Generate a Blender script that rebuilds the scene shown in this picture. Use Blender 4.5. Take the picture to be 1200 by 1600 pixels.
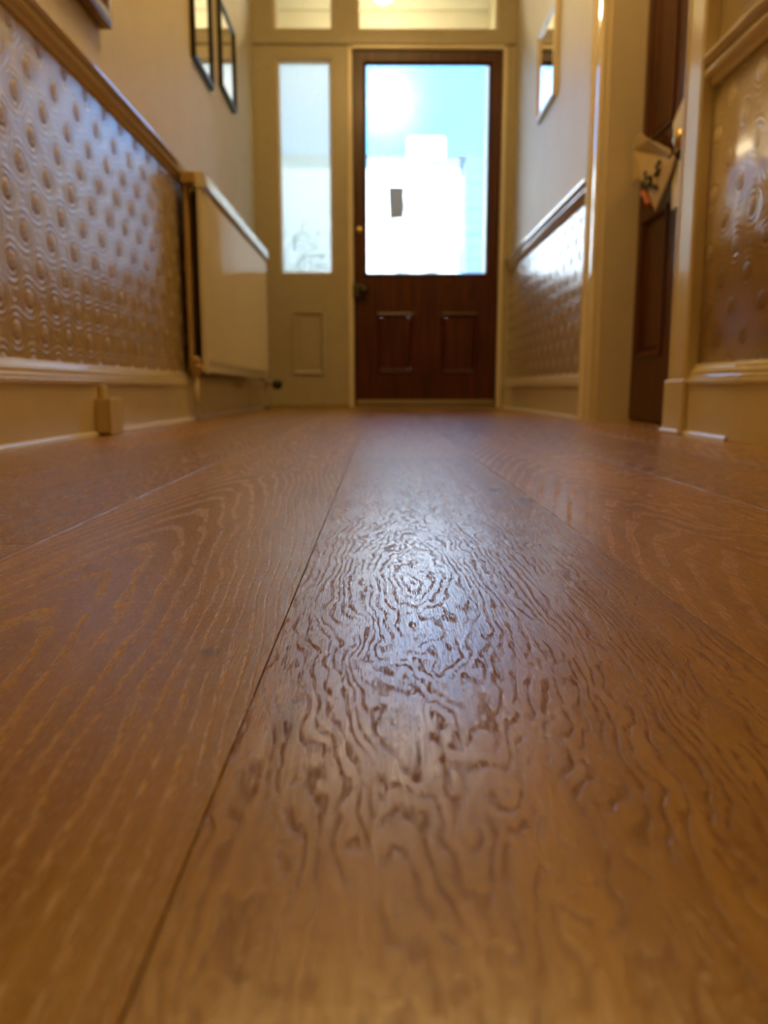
import bpy, bmesh, math, random
from mathutils import Vector
random.seed(7)
for o in list(bpy.data.objects): bpy.data.objects.remove(o, do_unlink=True)
S = bpy.context.scene
C = S.collection
PI = math.pi

# ------------------------------------------------------------------ camera, world, lights, exposure
cam = bpy.data.cameras.new('camera'); co = bpy.data.objects.new('camera', cam); C.objects.link(co)
co.location = (0, 0, .106); co.rotation_euler = (math.radians(90 - 9.09), 0, math.radians(-.38))
cam.sensor_fit = 'VERTICAL'; cam.sensor_height = 36; cam.sensor_width = 27; cam.lens = 27
cam.clip_start = .01
cam.dof.use_dof = True; cam.dof.focus_distance = .385; cam.dof.aperture_fstop = 9.5
S.camera = co

W = bpy.data.worlds.new('sky'); S.world = W; W.use_nodes = True
wt = W.node_tree; wt.nodes.clear()
def wn(t, **k):
    n = wt.nodes.new(t)
    for a, b in k.items(): setattr(n, a, b)
    return n
sky = wn('ShaderNodeTexSky', sky_type='NISHITA', sun_disc=False, sun_elevation=math.radians(42), sun_rotation=math.radians(200), air_density=1.0, dust_density=.6, ozone_density=2.0)
tc = wn('ShaderNodeTexCoord'); mp = wn('ShaderNodeMapping'); mp.inputs['Scale'].default_value = (1, 1, 2.4)
nz = wn('ShaderNodeTexNoise'); nz.inputs['Scale'].default_value = 4.5; nz.inputs['Detail'].default_value = 5
cr = wn('ShaderNodeValToRGB'); cr.color_ramp.elements[0].position = .655; cr.color_ramp.elements[1].position = .75
mx = wn('ShaderNodeMix', data_type='RGBA'); mx.inputs['B'].default_value = (3.0, 3.2, 3.3, 1)
tint = wn('ShaderNodeMix', data_type='RGBA', blend_type='MULTIPLY'); tint.inputs['Factor'].default_value = 1; tint.inputs['B'].default_value = (.055, .205, .30, 1)
bg = wn('ShaderNodeBackground'); bg.inputs['Strength'].default_value = 1.55
wo = wn('ShaderNodeOutputWorld')
L = wt.links.new
L(tc.outputs['Generated'], mp.inputs['Vector']); L(mp.outputs[0], nz.inputs['Vector']); L(nz.outputs['Fac'], cr.inputs[0])
L(sky.outputs[0], tint.inputs['A']); L(tint.outputs['Result'], mx.inputs['A']); L(cr.outputs[0], mx.inputs['Factor'])
L(mx.outputs['Result'], bg.inputs['Color']); L(bg.outputs[0], wo.inputs['Surface'])

def light(name, kind, loc, energy, col, **k):
    l = bpy.data.lights.new(name, kind); l.energy = energy; l.color = col
    rot = k.pop('rot', (0, 0, 0))
    for a, b in k.items(): setattr(l, a, b)
    o = bpy.data.objects.new(name, l); C.objects.link(o); o.location = loc; o.rotation_euler = rot
    return o
light('sun', 'SUN', (0, -3, 8), 15.0, (1, .93, .86), angle=.02, rot=(math.radians(50), 0, math.radians(-28)))
light('unseen_hall_lamp', 'POINT', (.25, -1.8, 2.3), 3.6, (1, .48, .08), shadow_soft_size=.12)
light('unseen_side_lamp', 'POINT', (1.5, .8, 1.4), 3.0, (1, .54, .14), shadow_soft_size=.10)  # unseen lamp added to brighten the left wall and skirting
light('unseen_hall_lamp', 'POINT', (.05, 2.2, 2.45), 19, (1, .64, .22), shadow_soft_size=.20)  # unseen overhead lamp added ahead to lift the floor and walls
pt = light('window_portal', 'AREA', (.03, 4.60, 1.3), 1, (1, 1, 1), shape='RECTANGLE', size=1.3, size_y=1.3, rot=(math.radians(-90), 0, 0))
pt.data.cycles.is_portal = True

V = S.view_settings
V.view_transform = 'Standard'; V.look = 'None'; V.gamma = 1; V.use_curve_mapping = False; V.exposure = 1.42

# ------------------------------------------------------------------ material helpers
class NT:
    def __init__(s, name):
        s.m = bpy.data.materials.new(name); s.m.use_nodes = True; s.t = s.m.node_tree; s.t.nodes.clear()
        s.out = s.n('ShaderNodeOutputMaterial')
    def n(s, t, **k):
        n = s.t.nodes.new(t)
        for a, b in k.items(): setattr(n, a, b)
        return n
    def set(s, sock, v):
        if isinstance(v, bpy.types.NodeSocket): s.t.links.new(v, sock)
        elif v is not None:
            if sock.type == 'RGBA' and len(v) == 3: v = (*v, 1)
            sock.default_value = v
    def M(s, op, a, b=None, c=None, clamp=False):
        n = s.n('ShaderNodeMath', operation=op, use_clamp=clamp)
        s.set(n.inputs[0], a)
        if b is not None: s.set(n.inputs[1], b)
        if c is not None: s.set(n.inputs[2], c)
        return n.outputs[0]
    def add(s, a, b): return s.M('ADD', a, b)
    def sub(s, a, b): return s.M('SUBTRACT', a, b)
    def mul(s, a, b): return s.M('MULTIPLY', a, b)
    def ss(s, x, lo, hi, t0=0., t1=1.):
        n = s.n('ShaderNodeMapRange', interpolation_type='SMOOTHSTEP'); s.set(n.inputs[0], x)
        n.inputs[1].default_value = lo; n.inputs[2].default_value = hi; n.inputs[3].default_value = t0; n.inputs[4].default_value = t1
        return n.outputs[0]
    def coord(s, which='Object'):
        n = s.n('ShaderNodeTexCoord'); return n.outputs[which]
    def xyz(s, v):
        n = s.n('ShaderNodeSeparateXYZ'); s.set(n.inputs[0], v); return n.outputs
    def comb(s, x, y, z):
        n = s.n('ShaderNodeCombineXYZ')
        for i, q in enumerate((x, y, z)): s.set(n.inputs[i], q)
        return n.outputs[0]
    def noise(s, vec, scale=1, detail=2, rough=.5, out='Fac'):
        n = s.n('ShaderNodeTexNoise'); s.set(n.inputs['Vector'], vec); n.inputs['Scale'].default_value = scale
        n.inputs['Detail'].default_value = detail; n.inputs['Roughness'].default_value = rough; return n.outputs[out]
    def mix(s, f, a, b, mode='MIX'):
        n = s.n('ShaderNodeMix', data_type='RGBA', blend_type=mode); s.set(n.inputs['Factor'], f); s.set(n.inputs['A'], a); s.set(n.inputs['B'], b)
        return n.outputs['Result']
    def bump(s, h, dist, strength=1.0):
        n = s.n('ShaderNodeBump'); n.inputs['Strength'].default_value = strength; n.inputs['Distance'].default_value = dist; s.set(n.inputs['Height'], h)
        return n.outputs[0]
    def pbr(s, **k):
        n = s.n('ShaderNodeBsdfPrincipled')
        for a, b in k.items(): s.set(n.inputs[a.replace('_', ' ')], b)
        s.t.links.new(n.outputs[0], s.out.inputs['Surface']); return n

def paint(name, col, rough=.35, var=.06, bumpd=.0006, scale=14, coat=0., spec=.5):
    t = NT(name); c = t.coord()
    n1 = t.noise(c, scale, 3); n2 = t.noise(c, scale * 6, 2)
    dk = tuple(x * (1 - var * 2) for x in col)
    t.pbr(Base_Color=t.mix(n1, dk, col), Roughness=t.ss(n2, .2, .8, rough * .85, rough * 1.15), Normal=t.bump(t.add(n1, t.mul(n2, .3)), bumpd), Coat_Weight=coat, Specular_IOR_Level=spec)
    return t.m

def wood(name, col, dark, rough=.3, scale=1., axis=2, coat=.3):
    t = NT(name); x, y, z = t.xyz(t.coord())[:3]
    s1, s2 = 55 * scale, 4 * scale
    v = t.comb(t.mul(x, s2 if axis == 0 else s1), t.mul(y, s2 if axis == 1 else s1), t.mul(z, s2 if axis == 2 else s1))
    n1 = t.noise(v, 1, 4); n2 = t.noise(v, 6, 2)
    t.pbr(Base_Color=t.mix(t.ss(n1, .3, .7), dark, col), Roughness=rough, Normal=t.bump(n2, .0003), Coat_Weight=coat, Coat_Roughness=.15, Specular_IOR_Level=.3)
    return t.m

def wallpaper(name, col, rough):
    t = NT(name); x, y, z = t.xyz(t.coord())[:3]
    p = t.M('DIVIDE', t.sub(y, 1.594), .122); q = t.M('DIVIDE', t.sub(z, .715), .125)
    def rad(off):
        a = t.M('SUBTRACT', t.M('FRACT', t.add(p, .5 + off)), .5); b = t.M('SUBTRACT', t.M('FRACT', t.add(q, .5 + off)), .5)
        return t.M('SQRT', t.add(t.mul(a, a), t.mul(b, b))), a, b
    r1, a1, b1 = rad(0.); r2, a2, b2 = rad(.5)
    r = t.M('SMOOTH_MIN', r1, r2, .05)
    near = t.ss(r, .12, .36, 1., .35)
    ring = t.mul(t.M('COSINE', t.mul(r, 2 * PI / .105)), near)
    dome = t.ss(r, .03, .17, 1., 0.)
    # petals round each medallion, and small stippling between
    d1 = t.M('ABSOLUTE', t.M('SINE', t.mul(t.add(p, q), 2 * PI))); d2 = t.M('ABSOLUTE', t.M('SINE', t.mul(t.sub(p, q), 2 * PI)))
    lat = t.mul(t.M('MULTIPLY', d1, d2), t.ss(r, .2, .34))
    v = t.comb(t.mul(x, 1), y, z)
    fine = t.noise(v, 260, 2); lump = t.noise(v, 16, 2)
    h = t.add(t.add(t.mul(ring, .34), t.mul(dome, 1.5)), t.add(t.mul(lat, .2), t.add(t.mul(fine, .17), t.mul(lump, .15))))
    dot = t.ss(r, .09, .19, 1., 0.)  # mask also darkens the centres' colour, standing in for their dimmer reflection
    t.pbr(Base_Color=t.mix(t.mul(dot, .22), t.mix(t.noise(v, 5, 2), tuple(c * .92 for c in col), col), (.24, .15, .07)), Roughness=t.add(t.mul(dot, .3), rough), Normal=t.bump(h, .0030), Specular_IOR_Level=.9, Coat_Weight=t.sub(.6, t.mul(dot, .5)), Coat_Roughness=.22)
    return t.m

def oak(name, mode, blot=(), **k):
    """brushed oak board, local coordinates: x across, y along the board"""
    t = NT(name); c = t.coord(); x, y, z = t.xyz(c)[:3]
    if mode == 'random':
        oi = t.n('ShaderNodeObjectInfo').outputs['Random']
        x0 = t.mul(t.sub(oi, .5), .16); sh = t.mul(oi, 37.)
        xx = t.sub(x, x0); yy = t.add(y, sh)
        vs = t.comb(x, yy, t.mul(oi, 9.))
    else:
        xx, yy, vs = x, y, c; oi = None
    X, Y_, Z_ = t.xyz(vs)[:3]
    def nv(sx, sy, d=2): return t.noise(t.comb(t.mul(X, sx), t.mul(Y_, sy), Z_), 1, d)
    wob = t.sub(nv(22, 4.5), .5); wob2 = t.sub(nv(110, 34, 2), .5); wob3 = t.sub(nv(55, 20, 2), .5)
    if mode == 'oval':
        dx = t.sub(xx, k['x0']); dy = t.mul(t.sub(yy, k['y0']), k['ky'])
        w3 = t.sub(nv(40, 16), .5)
        dx = t.add(dx, t.mul(wob, .030)); dy = t.add(dy, t.mul(w3, .034))
        F = t.M('SQRT', t.add(t.mul(dx, dx), t.mul(dy, dy)))
        figure_end = t.ss(y, k['y0'] - .355, k['y0'] - .22, .3, 1.)   # the figure runs out along the board
        F = t.add(F, t.add(t.mul(wob3, .013), t.mul(wob2, .0055))); per = k['per']
    elif mode == 'cathedral':
        ax = t.M('ABSOLUTE', t.add(t.sub(xx, k['x0']), t.mul(wob, .014)))
        F = t.add(t.mul(t.M('POWER', ax, 1.6), k['K']), t.add(yy, t.add(t.add(t.mul(wob, .12), t.mul(wob3, .03)), t.mul(wob2, .02)))); per = k['per']
    else:
        ax = t.M('ABSOLUTE', t.add(xx, t.mul(wob, .06)))
        F = t.add(t.mul(t.M('POWER', ax, 1.4), 9.), t.add(t.mul(t.M('FRACT', t.mul(yy, .37)), 2.7), t.add(t.mul(wob, .25), t.mul(wob2, .015)))); per = .06
    s = t.M('COSINE', t.mul(F, 2 * PI / per))
    lo, hi = k.get('band', (.35, .9))
    band = t.ss(s, lo, hi)
    fl = nv(1700, 130, 1); flo = nv(60, 26, 2); fl2 = nv(2600, 130, 1)
    pore = t.mul(t.M('MULTIPLY', band, t.ss(fl, .45, .53)), t.ss(flo, .36, .50))
    if mode == 'oval': pore = t.mul(pore, figure_end)
    bgp = t.mul(t.ss(fl2, .60, .68), k.get('bgp', .45))
    pore = t.M('MAXIMUM', pore, bgp)
    tone = nv(9, 1.1, 3); tone2 = nv(90, 3, 3)
    base = t.mix(t.ss(tone, .3, .7), k.get('dark', (.27, .130, .008)), k.get('light', (.40, .212, .018)))
    base = t.mix(t.mul(t.ss(tone2, .35, .68), .6), base, (.20, .085, .010))
    base = t.mix(t.mul(t.ss(s, -.2, 1), k.get('ringtone', .22)), base, k.get('ringcol', (.46, .27, .13)))
    base = t.mix(t.mul(pore, k.get('poremix', .55)), base, k.get('porecol', (.13, .055, .018)))
    if oi is not None:
        base = t.mix(t.mul(oi, .3), base, (.30, .15, .065))
    for bx, by, rx, ry, dep in blot:
        u = t.mul(t.sub(x, bx), 1 / rx); v = t.mul(t.sub(y, by), 1 / ry)
        d = t.add(t.add(t.mul(u, u), t.mul(v, v)), t.mul(wob2, 1.2))
        base = t.mix(t.ss(d, .2, 1.2, dep, 0.), base, (.085, .035, .012))
    streak = nv(2200, 18, 2)
    h = t.sub(t.mul(streak, .8), t.add(pore, t.mul(band, .05)))
    t.pbr(Base_Color=base, Roughness=t.add(t.mul(pore, .35), t.ss(streak, .2, .8, .17, .25)),
          Specular_IOR_Level=t.sub(.85, t.mul(pore, k.get('pspec', .8))), Normal=t.bump(h, k.get('depth', .00014)), Coat_Weight=t.sub(.4, t.mul(pore, .36)), Coat_Roughness=.42, Coat_IOR=1.55)
    return t.m

def emis(name, col, st):
    t = NT(name); e = t.n('ShaderNodeEmission'); t.set(e.inputs[0], col); e.inputs[1].default_value = st
    t.t.links.new(e.outputs[0], t.out.inputs['Surface']); return t.m

def glass_etched(name, motif):
    t = NT(name); x, y, z = t.xyz(t.coord())[:3]
    tr = t.n('ShaderNodeBsdfTransparent'); tr.inputs[0].default_value = (.93, .97, 1, 1)
    tl = t.n('ShaderNodeBsdfTranslucent'); tl.inputs[0].default_value = (.90, .95, .96, 1) if motif else (.82, .83, .72, 1)
    gl = t.n('ShaderNodeBsdfGlossy'); gl.inputs['Roughness'].default_value = .08
    n = t.noise(t.coord(), 90, 3)
    t.set(gl.inputs['Normal'], t.bump(n, .0008))
    f = t.mul(n, .1 if motif else .2); f = t.add(f, .04 if motif else .68)
    if motif:
        # etched oval wreath with scrolls low on the pane
        u = t.mul(t.sub(x, .215), 1 / .17); v = t.mul(t.sub(z, .93), 1 / .21)
        r = t.M('SQRT', t.add(t.mul(u, u), t.mul(v, v)))
        r = t.add(r, t.mul(t.sub(n, .5), .35))
        ringm = t.M('MULTIPLY', t.ss(r, .78, .92), t.ss(r, 1.02, 1.14, 1., 0.))
        inner = t.mul(t.M('MULTIPLY', t.ss(t.noise(t.coord(), 22, 3), .48, .56), t.ss(r, .2, 1.5, 1., 0.)), .6)
        f = t.add(f, t.mul(t.M('MAXIMUM', ringm, inner), .6))
    a = t.n('ShaderNodeMixShader'); t.set(a.inputs[0], t.M('MINIMUM', f, .95)); t.t.links.new(tr.outputs[0], a.inputs[1]); t.t.links.new(tl.outputs[0], a.inputs[2])
    fr = t.n('ShaderNodeFresnel'); fr.inputs[0].default_value = 1.45
    b = t.n('ShaderNodeMixShader'); t.set(b.inputs[0], fr.outputs[0]); t.t.links.new(a.outputs[0], b.inputs[1]); t.t.links.new(gl.outputs[0], b.inputs[2])
    t.t.links.new(b.outputs[0], t.out.inputs['Surface']); return t.m

def glass_clear(name):
    t = NT(name)
    tr = t.n('ShaderNodeBsdfTransparent'); tr.inputs[0].default_value = (.96, .98, .97, 1)
    gl = t.n('ShaderNodeBsdfGlossy'); gl.inputs['Roughness'].default_value = .04
    t.set(gl.inputs['Normal'], t.bump(t.noise(t.coord(), 12, 1), .001))
    fr = t.n('ShaderNodeFresnel'); fr.inputs[0].default_value = 1.45
    b = t.n('ShaderNodeMixShader'); t.set(b.inputs[0], fr.outputs[0]); t.t.links.new(tr.outputs[0], b.inputs[1]); t.t.links.new(gl.outputs[0], b.inputs[2])
    t.t.links.new(b.outputs[0], t.out.inputs['Surface']); return t.m

def metal(name, col, rough):
    t = NT(name); n = t.noise(t.coord(), 60, 3)
    t.pbr(Base_Color=col, Metallic=1., Roughness=t.ss(n, .2, .8, rough * .8, rough * 1.2)); return t.m

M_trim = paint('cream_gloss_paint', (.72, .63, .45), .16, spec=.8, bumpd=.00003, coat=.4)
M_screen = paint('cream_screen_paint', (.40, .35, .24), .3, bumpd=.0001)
M_wall = paint('cream_wall_paint', (.58, .50, .29), .55, bumpd=.0015, scale=7)
M_white = paint('white_gloss_bead', (.74, .72, .70), .22)
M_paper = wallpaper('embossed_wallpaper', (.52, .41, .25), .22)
M_ceil = paint('ceiling_paint', (.70, .66, .56), .7)
M_rad = paint('radiator_enamel', (.66, .62, .52), .08, var=.02, bumpd=.00002, coat=.4, spec=.6)
M_radend = paint('radiator_end_enamel', (.45, .31, .13), .4)
M_dark = paint('dark_gap_metal', (.06, .04, .025), .6)
M_mahog = wood('mahogany_stain', (.085, .018, .003), (.036, .007, .0015), .34, coat=.10)
M_frame = wood('dark_frame_wood', (.018, .012, .008), (.008, .005, .004), .35, coat=.2)
M_framep = wood('pale_frame_wood', (.62, .54, .42), (.48, .40, .30), .4, coat=.1)
M_framem = wood('brown_frame_wood', (.16, .07, .03), (.09, .035, .015), .35, coat=.3)
M_brass = metal('aged_brass', (.55, .40, .16), .35)
M_bronze = metal('dark_bronze', (.07, .065, .04), .45)
M_alu = metal('threshold_metal', (.40, .34, .24), .4)
M_mirror = metal('mirror_silvering', (.86, .88, .88), .02)
M_black = paint('black_plastic', (.012, .012, .012), .4)
M_plastic = paint('cream_plastic', (.60, .50, .30), .35, var=.02)
M_card = paint('cream_card', (.46, .35, .19), .7)
M_cardw = paint('white_card', (.72, .70, .66), .6)
M_ink = paint('green_black_ink', (.06, .055, .02), .7)
M_red = paint('orange_red_ink', (.38, .10, .03), .7)
t_ = NT('grey_paper'); a_ = t_.n('ShaderNodeBsdfDiffuse'); a_.inputs[0].default_value = (.5, .5, .48, 1); b_ = t_.n('ShaderNodeBsdfTranslucent'); b_.inputs[0].default_value = (.55, .58, .55, 1)
c_ = t_.n('ShaderNodeMixShader'); t_.t.links.new(a_.outputs[0], c_.inputs[1]); t_.t.links.new(b_.outputs[0], c_.inputs[2]); t_.t.links.new(c_.outputs[0], t_.out.inputs['Surface']); M_greyp = t_.m
M_soil = paint('render_white', (.80, .80, .78), .8)
M_leaf = paint('leaf_green', (.10, .22, .06), .5)
M_stem = paint('stem_brown', (.13, .10, .05), .8)
M_path = paint('path_stone', (.55, .52, .47), .9, scale=3)
M_porch = paint('porch_plaster', (.72, .66, .50), .7)
M_slate = paint('slate_roof', (.17, .18, .21), .7)
M_glassd = glass_etched('etched_glass', True)
M_glasss = glass_etched('obscure_glass', False)
M_glassc = glass_clear('clear_glass')
M_cord = paint('brown_string', (.14, .10, .05), .8)
M_pane = paint('distant_window_glass', (.10, .13, .17), .1)

# ------------------------------------------------------------------ geometry helpers
def link(name, bm, mat, parent=None, smooth=False):
    me = bpy.data.meshes.new(name); bmesh.ops.recalc_face_normals(bm, faces=bm.faces); bm.to_mesh(me); bm.free()
    if mat: me.materials.append(mat)
    if smooth:
        for p in me.polygons: p.use_smooth = True
    o = bpy.data.objects.new(name, me); C.objects.link(o)
    if parent: o.parent = parent
    return o
def box(bm, x0, x1, y0, y1, z0, z1, bev=0., seg=1):
    vs = [bm.verts.new((x, y, z)) for x in (x0, x1) for y in (y0, y1) for z in (z0, z1)]
    f = [(0, 1, 3, 2), (4, 6, 7, 5), (0, 4, 5, 1), (2, 3, 7, 6), (0, 2, 6, 4), (1, 5, 7, 3)]
    fs = [bm.faces.new([vs[i] for i in q]) for q in f]
    if bev:
        es = list({e for fa in fs for e in fa.edges})
        bmesh.ops.bevel(bm, geom=es, offset=bev, segments=seg, affect='EDGES', profile=.6)
def bx(name, dims, mat, parent=None, bev=0., seg=1, smooth=False):
    bm = bmesh.new(); box(bm, *dims, bev=bev, seg=seg); return link(name, bm, mat, parent, smooth)
def tag(o, label, cat, kind=None, group=None):
    o['label'] = label; o['category'] = cat
    if kind: o['kind'] = kind
    if group: o['group'] = group
    return o
def empty(name, loc=(0, 0, 0)):
    o = bpy.data.objects.new(name, None); C.objects.link(o); o.location = loc; o.empty_display_size = .05; return o
def kid(o, parent):
    """parent an object built in world coordinates, keeping it in place"""
    o.parent = parent; o.location = o.location - parent.location; return o
def sweep(bm, prof, path, side):
    """prof: closed list of (out, z); path: list of ((x,y),(nx,ny)) ; out is along the normal * side"""
    rings = []
    for (px, py), (nx, ny) in path:
        rings.append([bm.verts.new((px + nx * a * side, py + ny * a * side, z)) for a, z in prof])
    n = len(prof)
    for a, b in zip(rings[:-1], rings[1:]):
        for i in range(n): bm.faces.new([a[i], a[(i + 1) % n], b[(i + 1) % n], b[i]])
    bm.faces.new(rings[0]); bm.faces.new(list(reversed(rings[-1])))
def swept(name, prof, path, mat, parent=None, side=1, smooth=False):
    bm = bmesh.new(); sweep(bm, prof, path, side); return link(name, bm, mat, parent, smooth)
def cyl(name, p0, p1, r, mat, parent=None, seg=20, r2=None, bev=0.):
    bm = bmesh.new(); p0 = Vector(p0); p1 = Vector(p1); d = p1 - p0
    g = bmesh.ops.create_cone(bm, cap_ends=True, segments=seg, radius1=r, radius2=r if r2 is None else r2, depth=d.length)
    q = d.to_track_quat('Z', 'Y')
    if bev:
        es = [e for e in bm.edges if len(e.link_faces) == 2 and any(len(f.verts) > 4 for f in e.link_faces)]
        bmesh.ops.bevel(bm, geom=es, offset=bev, segments=2, affect='EDGES')
    for v in bm.verts: v.co = q @ v.co + (p0 + p1) / 2
    o = link(name, bm, mat, parent)
    for p in o.data.polygons: p.use_smooth = len(p.vertices) == 4
    return o
def lathe(name, prof, origin, axis, mat, parent=None, seg=24):
    bm = bmesh.new(); q = Vector(axis).to_track_quat('Z', 'Y'); rings = []
    for r, h in prof:
        rings.append([bm.verts.new(q @ Vector((max(r, .0002) * math.cos(2 * PI * i / seg), max(r, .0002) * math.sin(2 * PI * i / seg), h)) + Vector(origin)) for i in range(seg)])
    for a, b in zip(rings[:-1], rings[1:]):
        for i in range(seg): bm.faces.new([a[i], a[(i + 1) % seg], b[(i + 1) % seg], b[i]])
    bm.faces.new(list(reversed(rings[0]))); bm.faces.new(rings[-1])
    return link(name, bm, mat, parent, True)
def tube(name, pts, r, mat, parent=None, seg=8):
    bm = bmesh.new(); rings = []; P = [Vector(p) for p in pts]
    for i, p in enumerate(P):
        d = (P[min(i + 1, len(P) - 1)] - P[max(i - 1, 0)]).normalized(); q = d.to_track_quat('Z', 'Y')
        rings.append([bm.verts.new(p + q @ Vector((r * math.cos(2 * PI * k / seg), r * math.sin(2 * PI * k / seg), 0))) for k in range(seg)])
    for a, b in zip(rings[:-1], rings[1:]):
        for k in range(seg): bm.faces.new([a[k], a[(k + 1) % seg], b[(k + 1) % seg], b[k]])
    bm.faces.new(list(reversed(rings[0]))); bm.faces.new(rings[-1])
    return link(name, bm, mat, parent, True)
def ring_frame(bm, u0, u1, v0, v1, w, y0, y1, plane='XZ', prof=None):
    """mitred moulding: outer rectangle u0..u1 x v0..v1, width w inwards; prof list of (inset fraction, depth); y0 = depth at back"""
    prof = prof or [(0, y0), (0, y1), (1, y1), (1, y0)]
    rings = []
    for fr, d in prof:
        a = w * fr
        pts = [(u0 + a, v0 + a), (u1 - a, v0 + a), (u1 - a, v1 - a), (u0 + a, v1 - a)]
        rings.append([bm.verts.new((u, d, v) if plane == 'XZ' else (d, u, v)) for u, v in pts])
    n = len(rings)
    for i in range(n):
        a, b = rings[i], rings[(i + 1) % n]
        for k in range(4): bm.faces.new([a[k], a[(k + 1) % 4], b[(k + 1) % 4], b[k]])
def rect_holes(bm, u0, u1, v0, v1, holes, d0, d1, plane='XZ'):
    """slab with rectangular holes, built on the grid of their edges"""
    us = sorted({u0, u1, *[h[0] for h in holes], *[h[1] for h in holes]}); vs = sorted({v0, v1, *[h[2] for h in holes], *[h[3] for h in holes]})
    def hole(i, j):
        cu = (us[i] + us[i + 1]) / 2; cv = (vs[j] + vs[j + 1]) / 2
        return any(h[0] < cu < h[1] and h[2] < cv < h[3] for h in holes)
    cache = {}
    def vert(i, j, s):
        if (i, j, s) not in cache:
            d = (d0, d1)[s]; u, v = us[i], vs[j]
            cache[(i, j, s)] = bm.verts.new((u, d, v) if plane == 'XZ' else (d, u, v))
        return cache[(i, j, s)]
    nu, nv_ = len(us) - 1, len(vs) - 1
    solid = {(i, j) for i in range(nu) for j in range(nv_) if not hole(i, j)}
    for i, j in solid:
        for s in (0, 1): bm.faces.new([vert(i, j, s), vert(i + 1, j, s), vert(i + 1, j + 1, s), vert(i, j + 1, s)])
        for (di, dj, a, b) in ((-1, 0, (i, j), (i, j + 1)), (1, 0, (i + 1, j), (i + 1, j + 1)), (0, -1, (i, j), (i + 1, j)), (0, 1, (i, j + 1), (i + 1, j + 1))):
            if (i + di, j + dj) not in solid:
                bm.faces.new([vert(*a, 0), vert(*b, 0), vert(*b, 1), vert(*a, 1)])

# ------------------------------------------------------------------ floor: oak boards, each its own object
XL, XR, FY, BY, CZ = -.677, .742, 4.48, -2.6, 2.72
fl = bx('floor', (-.80, 1.80, BY, 5.75, -.06, -.0155), M_stem)
tag(fl, 'wide brushed oak board floor of the hallway', 'floor', 'structure')
G = .00004
def board_mesh(y0, y1, w=.1934):
    bm = bmesh.new(); box(bm, -w / 2 + G, w / 2 - G, -(y1 - y0) / 2 + G, (y1 - y0) / 2 - G, -.015, 0, bev=.00025)
    return bm
W_ = .1937
seams = [-.0440 + W_ * k for k in range(-4, 10)]
LEN = 1.86
A0, A1 = .972 - LEN, .972          # board left of centre
B0, B1 = 1.202 - LEN, 1.202        # centre board
def cc(a, b): return (a + b) / 2
cyA, cyB = cc(A0, A1), cc(B0, B1)
xA, xB = -.0440 - W_ / 2, -.0440 + W_ / 2
O_cath = oak('oak_cathedral', 'cathedral', x0=-.02, K=30, per=.078, band=(.5, .98), bgp=.5, porecol=(.62, .42, .22), poremix=.45, ringtone=.14, ringcol=(.56, .37, .18), pspec=.5, depth=.00014,
             blot=[(-.069 - xA, .301 - cyA, .0045, .006, .6)])
O_oval = oak('oak_oval_figure', 'oval', x0=.022 - xB, y0=.43 - cyB, ky=.16, per=.0042, band=(.2, .8), bgp=.45, porecol=(.15, .065, .018), poremix=.65, ringtone=.0, depth=.00016,
             blot=[(.125 - xB, .80 - cyB, .012, .03, .6), (.14 - xB, .73 - cyB, .014, .022, .6), (-.03 - xB, .235 - cyB, .006, .02, .45)])
O_rand = oak('oak_board', 'random', bgp=.4, porecol=(.44, .25, .12), poremix=.4, ringtone=.25)
O_randb = oak('oak_board_darker', 'random', bgp=.4, dark=(.215, .107, .011), light=(.305, .168, .021), porecol=(.36, .20, .09), poremix=.4, ringtone=.2)
joints = {3: .972, 4: 1.202, 2: .524, 1: 1.45, 5: 1.66, 6: .30, 7: 1.20, 8: .1, 0: .75}
full = link('board', board_mesh(0, LEN), O_rand); base_mesh = full.data; bpy.data.objects.remove(full)
fullb = base_mesh.copy(); fullb.materials.clear(); fullb.materials.append(O_randb)
YEND = 4.53
for i in range(len(seams) - 1):
    xc = (seams[i] + seams[i + 1]) / 2
    yend = 2.75 if seams[i] > .72 else YEND
    if i > 9 and seams[i] > .95: yend = 1.75
    j = joints.get(i, .4 + .37 * (i % 4)); y = j - LEN * 2
    while y < yend:
        y1 = y + LEN
        a, b = max(y, BY), min(y1, yend)
        if b - a > .02:
            if i == 3 and abs(y1 - .972) < .01: bm = board_mesh(a, b); o = link('board', bm, O_cath, fl)
            elif i == 4 and abs(y1 - 1.202) < .01: bm = board_mesh(a, b); o = link('board', bm, O_oval, fl)
            elif b - a > LEN - .001:
                o = bpy.data.objects.new('board', base_mesh if (i + int(y * 3)) % 3 else fullb); C.objects.link(o); o.parent = fl
            else: bm = board_mesh(a, b); o = link('board', bm, O_rand if i % 2 else O_randb, fl)
            o.location = (xc, (a + b) / 2, 0)
        y = y1

# ------------------------------------------------------------------ walls
wl = bx('wall_left', (XL - .12, XL, BY, 5.72, -.02, CZ), M_wall)
tag(wl, 'left hallway wall, cream paint above the rail', 'wall', 'structure')
swept('wallpaper', [(0, .150), (.0025, .150), (.0025, .80), (0, .80)], [((XL, -2.55), (1, 0)), ((XL, FY), (1, 0))], M_paper, wl)

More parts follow.
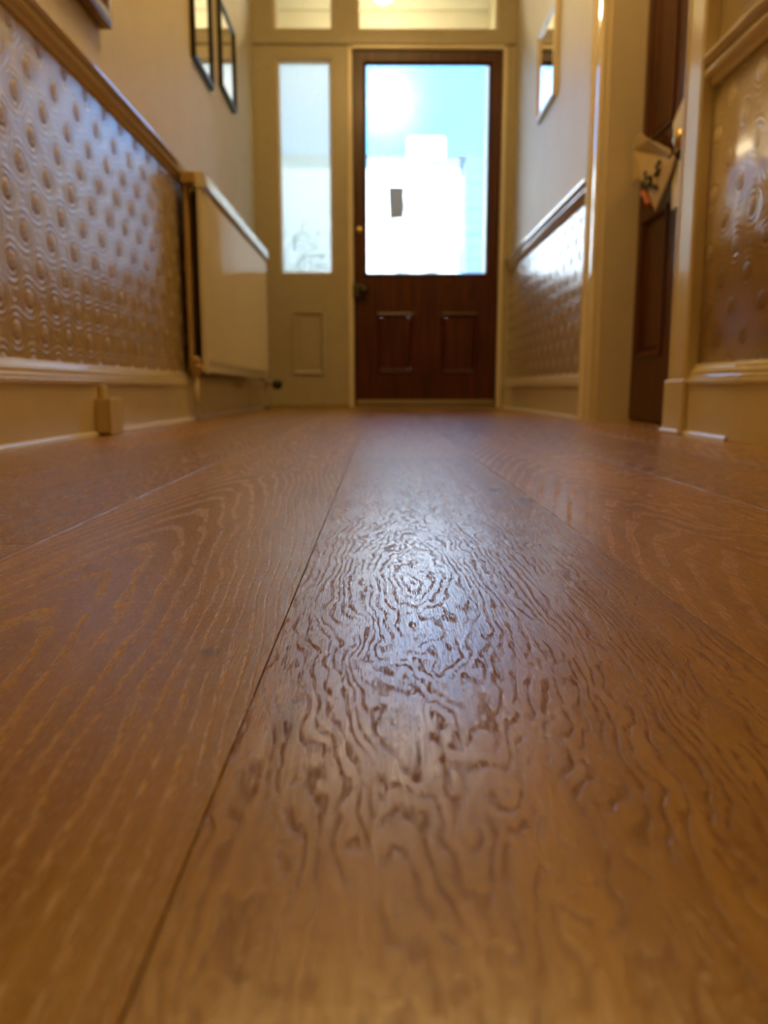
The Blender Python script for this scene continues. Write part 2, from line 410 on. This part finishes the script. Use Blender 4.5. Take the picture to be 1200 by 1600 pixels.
# right wall outline: straight beside the door, then it bends away towards the camera
def curve_path(y_start, n=18, R=.50, y0=1.60, x=XR):
    pts = [((x, y_start), (-1, 0))]
    if y_start - y0 > .05:
        k = 4
        for i in range(1, k): pts.append(((x, y_start + (y0 - y_start) * i / k), (-1, 0)))
    for i in range(n + 1):
        a = (PI / 2) * i / n
        pts.append(((x + R - R * math.cos(a), y0 - R * math.sin(a)), (-math.cos(a), -math.sin(a))))
    pts.append(((1.66, y0 - R), (0, -1)))
    return pts
near_path = curve_path(1.90)
wr = swept('wall_right', [(0, -.02), (0, CZ), (-.10, CZ), (-.10, -.02)], near_path, M_wall, side=1, smooth=False)
tag(wr, 'right wall near the camera, bending away round a soft corner', 'wall', 'structure')
for p in wr.data.polygons: p.use_smooth = abs(p.normal.z) < .1
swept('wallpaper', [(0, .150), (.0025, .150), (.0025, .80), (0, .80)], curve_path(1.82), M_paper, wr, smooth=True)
bm = bmesh.new(); rect_holes(bm, 1.90, 5.72, -.02, CZ, [(1.92, 2.66, -.02, 2.02)], XR, XR + .26, plane='YZ')
bmesh.ops.delete(bm, geom=[v for v in bm.verts if False], context='VERTS')
wr2 = link('wall_right', bm, M_wall); tag(wr2, 'right wall beyond and around the recessed dark door', 'wall', 'structure')
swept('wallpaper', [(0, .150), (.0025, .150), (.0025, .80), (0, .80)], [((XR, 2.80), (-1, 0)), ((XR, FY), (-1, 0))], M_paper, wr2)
wre = bx('wall_right', (1.66, 1.78, BY, 1.2, -.02, CZ), M_wall); tag(wre, 'right wall of the wider part of the hall behind the camera', 'wall', 'structure')
wb = bx('wall_back', (XL - .12, 1.78, BY - .1, BY, -.02, CZ), M_wall); tag(wb, 'plain cream wall behind the camera', 'wall', 'structure')
ce = bx('ceiling', (XL - .12, 1.78, BY - .1, 5.72, CZ, CZ + .12), M_ceil); tag(ce, 'plain ceiling over hall and porch', 'ceiling', 'structure')

# skirting boards with a stepped moulded top
sk = [(0, 0), (.022, 0), (.022, .117), (.027, .119), (.027, .126), (.022, .128), (.022, .134), (.018, .137), (.018, .145), (.012, .150), (.010, .157), (.004, .163), (0, .163)]
bead = [(.022, 0), (.031, 0), (.030, .005), (.027, .009), (.022, .010)]
def skirt(name, path, label, beadpath=None):
    o = swept(name, sk, path, M_trim); tag(o, label, 'skirting board', 'structure')
    swept('floor_bead', bead, beadpath or path, M_white, o)
    return o
skirt('baseboard_left', [((XL, -2.59), (1, 0)), ((XL, FY), (1, 0))], 'cream moulded skirting board along the left wall')
skirt('baseboard_right', [((XR, 2.79), (-1, 0)), ((XR, FY), (-1, 0))], 'cream skirting board between dark side door and front door')
bp = curve_path(1.812)
o = swept('baseboard_right', sk, bp, M_trim, smooth=False); tag(o, 'cream skirting board on the near right wall, curving round the corner', 'skirting board', 'structure')
swept('floor_bead', bead, [((XR, 1.812), (-1, 0)), ((XR, 1.60), (-1, 0)), ((XR, 1.585), (-1, 0))], M_white, o)

# dado rails
rail = [(0, .762), (.008, .762), (.013, .768), (.011, .776), (.022, .781), (.026, .788), (.024, .795), (.012, .799), (.011, .806), (.026, .810), (.033, .816), (.033, .822), (.027, .827), (0, .830)]
def railsw(name, path, label, lift=None):
    pr = [(a, .780 + (z - .762) * .72) for a, z in rail] if lift else rail
    o = swept(name, pr, path, M_trim); tag(o, label, 'dado rail', 'structure')
    if lift:
        for v in o.data.vertices: v.co.z += lift(v.co.y)
    return o
railsw('trim_1', [((XL, -2.59), (1, 0)), ((XL, 2.60), (1, 0)), ((XL, FY), (1, 0))], 'cream dado rail on the left wall above embossed wallpaper', lambda y: -.016 + .033 * max(0, min(1.3, (y - 1.5) / 1.2)))
railsw('trim_2', [((XR, 2.79), (-1, 0)), ((XR, FY), (-1, 0))], 'cream dado rail right of the front door')
railsw('trim_3', curve_path(1.812), 'cream dado rail on near right wall, following its bend')

# ------------------------------------------------------------------ end screen with front door, sidelight and transom lights
holes = [(-.553, -.254, .745, 1.866), (-.142, .675, 0., 1.914), (-.566, -.242, 2.012, 2.36), (-.118, .645, 2.012, 2.36)]
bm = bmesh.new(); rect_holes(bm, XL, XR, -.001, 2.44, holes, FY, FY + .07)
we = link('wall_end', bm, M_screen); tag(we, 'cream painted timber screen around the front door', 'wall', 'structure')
bx('plaster', (XL, XR, FY, FY + .10, 2.44, CZ), M_wall, we)
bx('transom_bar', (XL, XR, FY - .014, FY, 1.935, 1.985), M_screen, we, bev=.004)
bx('bead', (-.170, -.142, FY - .010, FY, 0, 1.930), M_trim, we, bev=.004)
bx('bead', (.675, .700, FY - .010, FY, 0, 1.930), M_trim, we, bev=.004)
bx('bead', (-.170, .700, FY - .010, FY, 1.914, 1.935), M_trim, we, bev=.004)
bx('plinth_strip', (-.64, -.170, FY - .006, FY, 0, .016), paint('ochre_strip', (.30, .20, .07), .6), we)  # ochre strip along the foot of the screen
# recessed panel under the sidelight: moulding round a sunk field
bm = bmesh.new(); ring_frame(bm, -.492, -.313, .190, .538, .022, FY, FY, prof=[(0, FY + .001), (.1, FY - .014), (.45, FY - .012), (.7, FY - .004), (1, FY - .001), (1, FY + .001)])
link('panel_moulding', bm, M_screen, we)
bx('panel', (-.455, -.350, FY - .004, FY + .001, .228, .500), M_screen, we, bev=.0035)

def window(name, r, mat, label, y=FY + .030):
    x0, x1, z0, z1 = r
    o = empty(name, ((x0 + x1) / 2, y, z0)); tag(o, label, 'window', 'structure')
    bm = bmesh.new(); ring_frame(bm, x0, x1, z0, z1, .016, y, y, prof=[(0, y + .012), (0, y - .022), (.35, y - .024), (.8, y - .008), (1, y - .006), (1, y + .012)])
    f = kid(link('window_frame', bm, M_trim), o)
    p = kid(bx('pane', (x0 + .013, x1 - .013, y, y + .004, z0 + .013, z1 - .013), mat), o)
    return o
window('window_1', (-.553, -.254, .745, 1.866), M_glasss, 'tall narrow obscured sidelight left of the front door')
window('window_2', (-.566, -.242, 2.012, 2.36), M_glassc, 'small transom light above the sidelight')
window('window_3', (-.118, .645, 2.012, 2.36), M_glassc, 'wide transom light above the front door')

# front door
d1 = empty('door_1', (.266, FY + .02, 0)); tag(d1, 'dark mahogany front door with large etched glass pane', 'door', 'structure')
DX0, DX1, DZ0, DZ1 = -.138, .671, .012, 1.910
yf, yb = FY + .008, FY + .052
pan = [(-.012, .205, .190, .536), (.352, .565, .190, .536)]
bm = bmesh.new(); rect_holes(bm, DX0, DX1, DZ0, DZ1, [(-.077, .612, .742, 1.852)] + pan, yf, yb)
kid(link('door_leaf', bm, M_mahog), d1)
for (x0, x1, z0, z1) in pan:
    bm = bmesh.new()
    ring_frame(bm, x0, x1, z0, z1, .03, yf, yf, prof=[(0, yf - .004), (.35, yf - .008), (.6, yf + .004), (1, yf + .012), (1, yf + .016), (0, yf + .016)])
    kid(link('panel_moulding', bm, M_mahog), d1)
    bm = bmesh.new(); box(bm, x0 + .028, x1 - .028, yf + .010, yf + .03, z0 + .028, z1 - .028, bev=.006); kid(link('panel', bm, M_mahog), d1)
bm = bmesh.new(); ring_frame(bm, -.085, .620, .734, 1.860, .020, yf, yf, prof=[(0, yf + .001), (.1, yf - .008), (.5, yf - .009), (.8, yf + .004), (1, yf + .010), (1, yf + .02), (0, yf + .02)])
kid(link('glazing_bead', bm, M_mahog), d1)
kid(bx('pane', (-.078, .613, yf + .016, yf + .021, .741, 1.853), M_glassd), d1)
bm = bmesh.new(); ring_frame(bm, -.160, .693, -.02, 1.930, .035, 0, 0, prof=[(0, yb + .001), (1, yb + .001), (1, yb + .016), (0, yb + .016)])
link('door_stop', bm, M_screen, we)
kid(bx('weather_strip', (DX0 + .01, DX1 - .005, yf - .007, yf, .020, .046), M_alu, bev=.002), d1)
h = kid(bx('rim_lock', (-.146, -.085, yf - .030, yf, .612, .690), M_bronze, bev=.005, seg=2), d1)
lathe('door_knob', [(.008, 0), (.008, .022), (.022, .030), (.027, .042), (.024, .054), (.010, .060), (0, .061)], (-.085, -.012, .652 - 0), (0, -1, 0), M_bronze, d1).location = (-.266 + .0, -.02, 0)
k2 = lathe('lock_cylinder', [(.019, 0), (.019, .006), (.013, .010), (0, .011)], (-.108 - .266, yf - FY - .02, .985), (0, -1, 0), M_brass, d1)
thr = bx('trim_4', (-.142, .675, FY - .02, FY + .07, 0, .012), M_alu, bev=.002); tag(thr, 'metal threshold strip under the front door', 'threshold', 'structure')

# note stuck on the glass
nt = bx('paper_note', (.054, .142, yf + .012, yf + .0150, 1.050, 1.215), M_greyp, bev=.0008)
for v in nt.data.vertices:
    if v.co.z < 1.1: v.co.x += .007 if v.co.x < .1 else -.002
tag(nt, 'small grey paper rectangle stuck on the front door glass', 'note')

# ------------------------------------------------------------------ radiator
ra = empty('radiator', (-.615, 3.40, .165)); tag(ra, 'cream ribbed double panel radiator on the left wall near front door', 'radiator')
RY0, RY1, RZ0, RZ1, RXF = 2.68, 4.12, .165, .795, -.585
bm = bmesh.new(); N = 44; prof = []
yy0, yy1 = RY0 + .02, RY1 - .02
for i in range(N):
    a = yy0 + (yy1 - yy0) * i / N; w = (yy1 - yy0) / N
    prof += [(a + w * .10, 0.), (a + w * .30, .008), (a + w * .62, .008), (a + w * .82, 0.)]
prof = [(RY0, -.004), (RY0 + .006, 0.)] + prof + [(RY1 - .006, 0.), (RY1, -.004)]
def ringrow(z, amp, dx): return [bm.verts.new((RXF + dx + (d if d < 0 else d * amp), y, z)) for y, d in prof]
rows = [ringrow(RZ0, 0, -.010), ringrow(RZ0 + .008, 0, -.001), ringrow(RZ0 + .028, 0, 0), ringrow(RZ0 + .045, 1, 0), ringrow(RZ1 - .050, 1, 0), ringrow(RZ1 - .035, 0, 0), ringrow(RZ1 - .01, 0, -.001)]
for a, b in zip(rows[:-1], rows[1:]):
    for i in range(len(prof) - 1): bm.faces.new([a[i], a[i + 1], b[i + 1], b[i]])
bk0 = [bm.verts.new((RXF - .018, y, RZ0)) for y in (RY0, RY1)]; bk1 = [bm.verts.new((RXF - .018, y, RZ1 - .01)) for y in (RY0, RY1)]
bm.faces.new([bk0[0], bk0[1], bk1[1], bk1[0]])
bm.faces.new([bk0[0]] + rows[0] + [bk0[1]]); bm.faces.new([bk1[0]] + rows[-1] + [bk1[1]])
bm.faces.new([bk0[0], bk1[0]] + [r[0] for r in reversed(rows)]); bm.faces.new([bk0[1], bk1[1]] + [r[-1] for r in reversed(rows)])
kid(link('front_panel', bm, M_rad), ra)
kid(bx('rear_panel', (-.650, -.634, RY0 + .004, RY1, RZ0 + .005, RZ1 - .012), M_radend, bev=.003), ra)
kid(bx('convector_fins', (-.632, -.605, RY0 + .05, RY1 - .05, RZ0 + .02, RZ1 - .03), M_dark), ra)
kid(swept('front_lip', [(-.022, RZ1 - .030), (.011, RZ1 - .030), (.015, RZ1 - .025), (.012, RZ1 + .014), (.006, RZ1 + .020), (-.022, RZ1 + .021)], [((RXF, RY0 - .002), (1, 0)), ((RXF, RY1), (1, 0))], M_rad), ra)
kid(bx('bottom_roll', (RXF - .012, RXF + .006, RY0, RY1, RZ0 - .006, RZ0 + .012), M_rad, bev=.005, seg=2), ra)
# grille on top and end cap
bm = bmesh.new(); rect_holes(bm, RY0, RY1, 0, .062, [(RY0 + .03 + .028 * i, RY0 + .045 + .028 * i, .012, .050) for i in range(49)], 0, .004, plane='YZ')
for v in bm.verts: v.co = (-.650 + v.co.z, v.co.y, RZ1 + .010 + v.co.x)
kid(link('top_grille', bm, M_rad), ra)
kid(bx('end_cap', (-.654, -.604, RY0 - .012, RY0 + .004, RZ1 - .018, RZ1 + .018), M_radend, bev=.003), ra)
v = kid(lathe('valve', [(.009, 0), (.013, .004), (.013, .020), (.010, .024), (.010, .040), (.015, .046), (.015, .062), (.006, .068), (0, .069)], (-.622, RY0 - .010, .148), (0, 0, 1), M_radend), ra)
kid(cyl('valve_tail', (-.622, RY0 - .010, .178), (-.612, RY0 + .05, .178), .009, M_radend), ra)
kid(lathe('valve_cap', [(.010, 0), (.014, .003), (.014, .016), (.008, .021), (0, .022)], (-.622, RY0 - .012, .178), (.75, -.3, 0), M_radend), ra)
kid(tube('pipe', [(-.622, RY0 - .010, .15), (-.622, RY0 - .012, .09), (-.622, RY0 - .012, 0.001)], .0075, M_trim), ra)
kid(tube('pipe', [(-.612, 4.10, .15), (-.610, 4.16, .140), (-.606, 4.19, .125), (-.605, 4.20, .09), (-.605, 4.20, .001)], .008, M_trim), ra)
kid(tube('valve_branch', [(-.612, 4.08, .160), (-.600, 4.15, .145), (-.585, 4.185, .136)], .012, M_rad), ra)
b = kid(lathe('thermostat_head', [(.010, -.01), (.020, 0), (.0265, .006), (.0275, .020), (.0265, .040), (.021, .048), (0, .050)], (-.556, 4.235, .131), (.25, -1, 0), M_black), ra)
kid(cyl('floor_collar', (-.605, 4.20, 0.001), (-.605, 4.20, .012), .017, M_stem), ra)

# ------------------------------------------------------------------ socket box on the skirting
so = empty('socket_box', (-.640, 1.83, .004)); tag(so, 'small cream surface socket box on the left skirting board', 'socket')
kid(bx('back_box', (-.655, -.625, 1.788, 1.868, .004, .084), M_plastic, bev=.004, seg=2), so)
kid(bx('face_plate', (-.6255, -.617, 1.786, 1.870, .002, .086), M_plastic, bev=.003, seg=2), so)
kid(bx('conduit', (-.655, -.640, 1.815, 1.840, .084, .116), M_plastic, bev=.003), so)

# ------------------------------------------------------------------ small framed mirrors and the near picture
def frame(y0, y1, z0, z1, side, fw, mf, mg, name, label, depth=.020, group=None):
    xw = XL if side > 0 else XR
    o = empty(name, (xw + side * .001, (y0 + y1) / 2, z0)); tag(o, label, 'mirror' if 'mirror' in name else 'picture', group=group)
    bm = bmesh.new(); X0, X1 = xw + side * .001, xw + side * depth
    ring_frame(bm, y0, y1, z0, z1, fw, 0, 0, plane='YZ', prof=[(0, X0), (0, X1 - side * .003), (.25, X1), (.6, X1), (1, X1 - side * .008), (1, X0)])
    kid(link('frame', bm, mf), o)
    kid(bx('glass' if 'mirror' in name else 'picture_sheet', (min(X0, X1 - side * .010), max(X0, X1 - side * .010), y0 + fw * .8, y1 - fw * .8, z0 + fw * .8, z1 - fw * .8), mg), o)
    return o
frame(2.995, 3.325, 1.292, 1.650, 1, .020, M_frame, M_mirror, 'wall_mirror', 'black framed small mirror on left wall, nearer of the pair')
frame(3.500, 3.840, 1.375, 1.725, 1, .018, M_frame, M_mirror, 'wall_mirror', 'black framed small mirror on left wall, farther and nearest front door')
frame(3.420, 3.785, 1.315, 1.690, -1, .022, M_framep, M_mirror, 'wall_mirror', 'pale framed small mirror on the right wall by front door')
t_pic = NT('picture_mount'); nn = t_pic.noise(t_pic.coord(), 9, 3)
t_pic.pbr(Base_Color=t_pic.mix(t_pic.ss(nn, .4, .6), (.55, .50, .40), (.40, .36, .28)), Roughness=.12)
frame(1.40, 2.03, .968, 1.55, 1, .045, M_framem, t_pic.m, 'framed_picture', 'brown framed picture cut off at top left of the photo', depth=.034)

# ------------------------------------------------------------------ recessed side door on the right
arch = [(0, 0), (.020, 0), (.030, .010), (.030, .026), (.022, .034), (.018, .090), (.028, .100), (.030, .118), (.024, .128), (0, .130)]
tr = empty('trim_5', (XR, 2.29, 0)); tag(tr, 'cream door casing and deep lining around the dark side door', 'door casing', 'structure')
def architrave(ya, sgn):
    bm = bmesh.new(); r0 = []; r1 = []
    for out, w in arch:
        r0.append(bm.verts.new((XR - out, ya + sgn * w, 0))); r1.append(bm.verts.new((XR - out, ya + sgn * w, 2.15)))
    n = len(arch)
    for i in range(n): bm.faces.new([r0[i], r0[(i + 1) % n], r1[(i + 1) % n], r1[i]])
    bm.faces.new(r0); bm.faces.new(list(reversed(r1)))
    kid(link('architrave', bm, M_trim), tr)
architrave(2.66, 1)
# near architrave is narrower
bm = bmesh.new(); r0 = []; r1 = []
for out, w in [(0, 0), (.026, 0), (.030, .005), (.030, .012), (.027, .014), (.027, .078), (.031, .084), (.031, .100), (.026, .106), (0, .108)]:
    r0.append(bm.verts.new((XR - out, 1.92 - w, 0))); r1.append(bm.verts.new((XR - out, 1.92 - w, 2.15)))
n = len(r0)
for i in range(n): bm.faces.new([r0[i], r0[(i + 1) % n], r1[(i + 1) % n], r1[i]])
bm.faces.new(r0); bm.faces.new(list(reversed(r1)))
kid(link('architrave', bm, M_trim), tr)
kid(bx('plinth_block', (XR - .036, XR, 1.806, 1.926, 0, .128), M_trim, bev=.004), tr)
kid(bx('floor_bead', (XR - .043, XR - .036, 1.806, 1.926, 0, .010), M_white, bev=.002), tr)
kid(bx('architrave', (XR - .026, XR, 1.81, 2.79, 2.02, 2.14), M_trim, bev=.006), tr)
kid(bx('lining', (XR, .862, 2.648, 2.660, 0, 2.02), M_trim), tr)
kid(bx('lining', (XR, .862, 1.920, 1.932, 0, 2.02), M_trim), tr)
kid(bx('lining', (XR, .862, 1.932, 2.648, 2.008, 2.02), M_trim), tr)

sb = bx('recess_light_block', (.905, 1.02, 1.90, 2.70, -.02, 2.05), M_wall); tag(sb, 'unseen backing added behind the side door to block outside light', 'wall', 'structure')  # added only to stop daylight leaking round the door leaf
d2 = empty('door_2', (.88, 2.29, 0)); tag(d2, 'dark red brown panelled side door set back in the right wall', 'door', 'structure')
xf, xb = .856, .896
pan2 = [(2.37, 2.602, .205, .650), (1.985, 2.255, .205, .650), (2.37, 2.602, .870, 1.880), (1.985, 2.255, .870, 1.880)]
bm = bmesh.new(); rect_holes(bm, 1.934, 2.646, .006, 2.005, pan2, xf, xb, plane='YZ'); kid(link('door_leaf', bm, M_mahog), d2)
for y0, y1, z0, z1 in pan2:
    bm = bmesh.new(); ring_frame(bm, y0, y1, z0, z1, .028, 0, 0, plane='YZ', prof=[(0, xf + .001), (.15, xf - .007), (.5, xf - .006), (.75, xf + .006), (1, xf + .012), (1, xf + .02), (0, xf + .02)])
    kid(link('panel_moulding', bm, M_mahog), d2)
    kid(bx('panel', (xf + .008, xf + .03, y0 + .026, y1 - .026, z0 + .026, z1 - .026), M_mahog, bev=.006), d2)
kid(bx('knob_plate', (xf - .006, xf, 2.150, 2.200, .690, .850), M_bronze, bev=.002), d2)
kid(lathe('door_knob', [(.018, 0), (.018, .004), (.008, .010), (.008, .026), (.020, .034), (.026, .044), (.024, .056), (.010, .064), (0, .065)], (xf - .004, 2.175, .765), (-1, 0, 0), M_brass), d2)

# two cards hanging from the side door knob
def card(name, pts, x, th, mat, label, marks=(), string=None, curl=.02):
    cy = sum(p[0] for p in pts) / len(pts)
    o = empty(name, (x, cy, min(p[1] for p in pts))); tag(o, label, 'tag')
    bm = bmesh.new(); nseg = len(pts)
    f = [bm.verts.new((x + curl * math.sin(7 * (p[0] - cy)) ** 2, p[0], p[1])) for p in pts]; b = [bm.verts.new((v.co.x + th, v.co.y, v.co.z)) for v in f]
    bm.faces.new(f); bm.faces.new(list(reversed(b)))
    for i in range(nseg): bm.faces.new([f[i], f[(i + 1) % nseg], b[(i + 1) % nseg], b[i]])
    kid(link('card_sheet', bm, mat), o)
    for nm, mm, poly in marks:
        kid(tube(nm, [(x - .003 + .02 * math.sin(7 * (p[0] - cy)) ** 2, p[0], p[1]) for p in poly], .006 if mm is M_ink else .010, mm, seg=6), o)
    if string: kid(tube('string', string, .003, M_cord, seg=6), o)
    return o
card('hanging_tag', [(2.62, .760), (2.62, .865), (2.545, .895), (2.42, .838), (2.29, .775), (2.245, .735), (2.268, .700), (2.345, .618), (2.372, .655), (2.43, .715), (2.52, .755)], .800, .004, M_card,
     'pointed cream card with dark scrawl hanging on the side door knob',
     [('lettering', M_ink, [(2.325, .752), (2.345, .738), (2.330, .728), (2.350, .718)]), ('lettering', M_ink, [(2.42, .748), (2.425, .715), (2.40, .700), (2.375, .702), (2.38, .722), (2.40, .724)]),
      ('lettering', M_ink, [(2.365, .690), (2.345, .690), (2.335, .680)]), ('red_mark', M_red, [(2.435, .690), (2.405, .672), (2.388, .650), (2.372, .640)])],
     string=[(.8305, 2.175, .790), (.820, 2.19, .785), (.812, 2.22, .762), (.804, 2.252, .737)])
card('hanging_tag', [(2.285, .725), (2.15, .735), (2.13, .62), (2.27, .605)], .826, .003, M_cardw, 'plain white card hanging behind the pointed cream card', string=[(.8305, 2.172, .743), (.829, 2.174, .755), (.824, 2.176, .732)], curl=.006)
card('hanging_tag', [(2.33, .855), (2.24, .90), (2.12, .875), (2.13, .80), (2.30, .765)], .836, .003, M_cardw, 'small white card tucked behind the side door knob', curl=.005)

# ------------------------------------------------------------------ porch and garden beyond the glass
ps = bx('wall_porch', (-1.0, 1.0, 5.60, 5.72, 2.36, CZ), M_porch); tag(ps, 'pale wall above the porch opening, seen through the transom', 'wall', 'structure')
co2 = swept('trim_6', [(0, 2.60), (.03, 2.60), (.035, 2.63), (.07, 2.66), (.08, 2.715), (0, 2.715)], [((XL, 5.60), (0, -1)), ((XR, 5.60), (0, -1))], M_porch); tag(co2, 'plaster cornice at the head of the porch wall', 'cornice', 'structure')
pf = bx('floor_porch', (-.80, 1.00, 4.56, 5.75, -.055, -.004), M_path); tag(pf, 'stone porch floor outside the front door', 'floor', 'structure')
gl = empty('pendant_globe', (.030, 5.15, 2.50)); tag(gl, 'glowing globe lamp hanging in the porch, seen through transom', 'lamp')
def sph(name, loc, r, mat, parent):
    bm = bmesh.new(); bmesh.ops.create_uvsphere(bm, u_segments=24, v_segments=14, radius=r)
    for v in bm.verts: v.co += Vector(loc)
    return kid(link(name, bm, mat, None, True), parent)
sph('globe', (.030, 5.15, 2.520), .072, emis('lamp_glow', (1, .80, .46), 5.0), gl)
kid(cyl('stem', (.030, 5.15, 2.585), (.030, 5.15, CZ), .008, M_brass), gl)
kid(cyl('ceiling_rose', (.030, 5.15, CZ - .02), (.030, 5.15, CZ), .05, M_brass), gl)
light('porch_lamp', 'POINT', (.030, 5.15, 2.43), 6.5, (1, .80, .50), shadow_soft_size=.06)

gd = bx('ground', (-14, 14, 5.75, 30, -.30, -.20), M_path); tag(gd, 'pale paved ground outside', 'ground', 'structure')
# leafy shrub by the sidelight
sh = empty('potted_shrub', (-.72, 6.25, -.20)); tag(sh, 'green leafy shrub outside, seen blurred low in the sidelight', 'shrub')
kid(lathe('pot', [(.10, 0), (.15, .25), (.165, .25), (.165, .28), (.14, .28), (.13, .24), (0, .24)], (-.72, 6.25, -.20), (0, 0, 1), paint('terracotta', (.40, .16, .08), .8)), sh)
bm = bmesh.new(); stems = []
for i in range(420):
    a = random.uniform(0, 2 * PI); el = random.uniform(0, 1); r = .32 * math.sqrt(random.random()) * (1 - .5 * abs(el - .45))
    c = Vector((-.72 + r * math.cos(a), 6.25 + r * math.sin(a), .15 + el * 1.15)); d = Vector((math.cos(a), math.sin(a), random.uniform(-.2, .9))).normalized(); s = d.cross(Vector((0, 0, 1))).normalized() * random.uniform(.012, .022); l = random.uniform(.06, .12)
    up = s.cross(d).normalized() * .008
    q = [bm.verts.new(c), bm.verts.new(c + d * l * .5 + s - up), bm.verts.new(c + d * l), bm.verts.new(c + d * l * .5 - s - up), bm.verts.new(c + d * l * .5 + up)]
    bm.faces.new([q[0], q[1], q[4]]); bm.faces.new([q[1], q[2], q[4]]); bm.faces.new([q[2], q[3], q[4]]); bm.faces.new([q[3], q[0], q[4]])
me_ = link('leaves', bm, M_leaf); me_['kind'] = 'stuff'; kid(me_, sh)
for i in range(7):
    a = i * .9; kid(tube('stem', [(-.72 + .03 * math.cos(a), 6.25 + .03 * math.sin(a), .03), (-.72 + .12 * math.cos(a), 6.25 + .12 * math.sin(a), .6), (-.72 + .2 * math.cos(a + .3), 6.25 + .2 * math.sin(a + .3), 1.15)], .008, M_stem, seg=6), sh)
ob = empty('blue_filler', (2.7, 14, -.2)); tag(ob, 'blue boarded filler added to give the blue strip beside the white house', 'blue_filler')  # invented building, put in for the blue strip right of the house
M_blue = paint('shade_blue_boards', (.035, .085, .16), .7)  # very dark blue painted in so the sunlit boards look shaded
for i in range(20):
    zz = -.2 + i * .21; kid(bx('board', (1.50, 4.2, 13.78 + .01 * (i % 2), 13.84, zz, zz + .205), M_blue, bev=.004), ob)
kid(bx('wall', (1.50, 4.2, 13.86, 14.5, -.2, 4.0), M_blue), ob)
# white post with a square head in the front garden
po = empty('garden_post', (.46, 7.6, -.20)); tag(po, 'white post with square head beyond the front door glass', 'post')
kid(bx('shaft', (.425, .545, 7.55, 7.67, -.20, 2.20), M_soil, bev=.01), po)
kid(bx('head', (.27, .62, 7.50, 7.72, 2.18, 2.40), M_soil, bev=.02), po)
# white rendered house opposite
ho = empty('house', (-2.5, 15, -.2)); tag(ho, 'white rendered house across the road beyond the door glass', 'house')
bm = bmesh.new(); wh = [(-4.4, -3.3, .9, 2.1), (-4.4, -3.3, 2.8, 3.7), (-2.9, -2.1, -.2, 1.9)]
rect_holes(bm, -7, 1.45, -.2, 4.2, wh, 14.6, 14.9); kid(link('wall', bm, M_soil), ho)
kid(bx('door', (-2.9, -2.1, 14.8, 14.85, -.2, 1.9), M_pane), ho)
for w in wh[:2]:
    bm = bmesh.new(); ring_frame(bm, *w, .08, 14.65, 14.60); kid(link('window_frame', bm, M_soil), ho); kid(bx('pane', (w[0], w[1], 14.78, 14.8, w[2], w[3]), M_pane), ho)
bm = bmesh.new(); vs = [bm.verts.new(p) for p in [(-7.2, 14.4, 4.2), (1.6, 14.4, 4.2), (1.6, 18.5, 4.2), (-7.2, 18.5, 4.2), (-6, 16.4, 4.6), (.4, 16.4, 4.6)]]
for f in [(0, 1, 5, 4), (2, 3, 4, 5), (0, 4, 3), (1, 2, 5), (0, 3, 2, 1)]: bm.faces.new([vs[i] for i in f])
kid(link('roof', bm, M_slate), ho)
kid(bx('side_wall', (1.25, 1.45, 14.9, 18.4, -.2, 4.2), M_soil), ho)
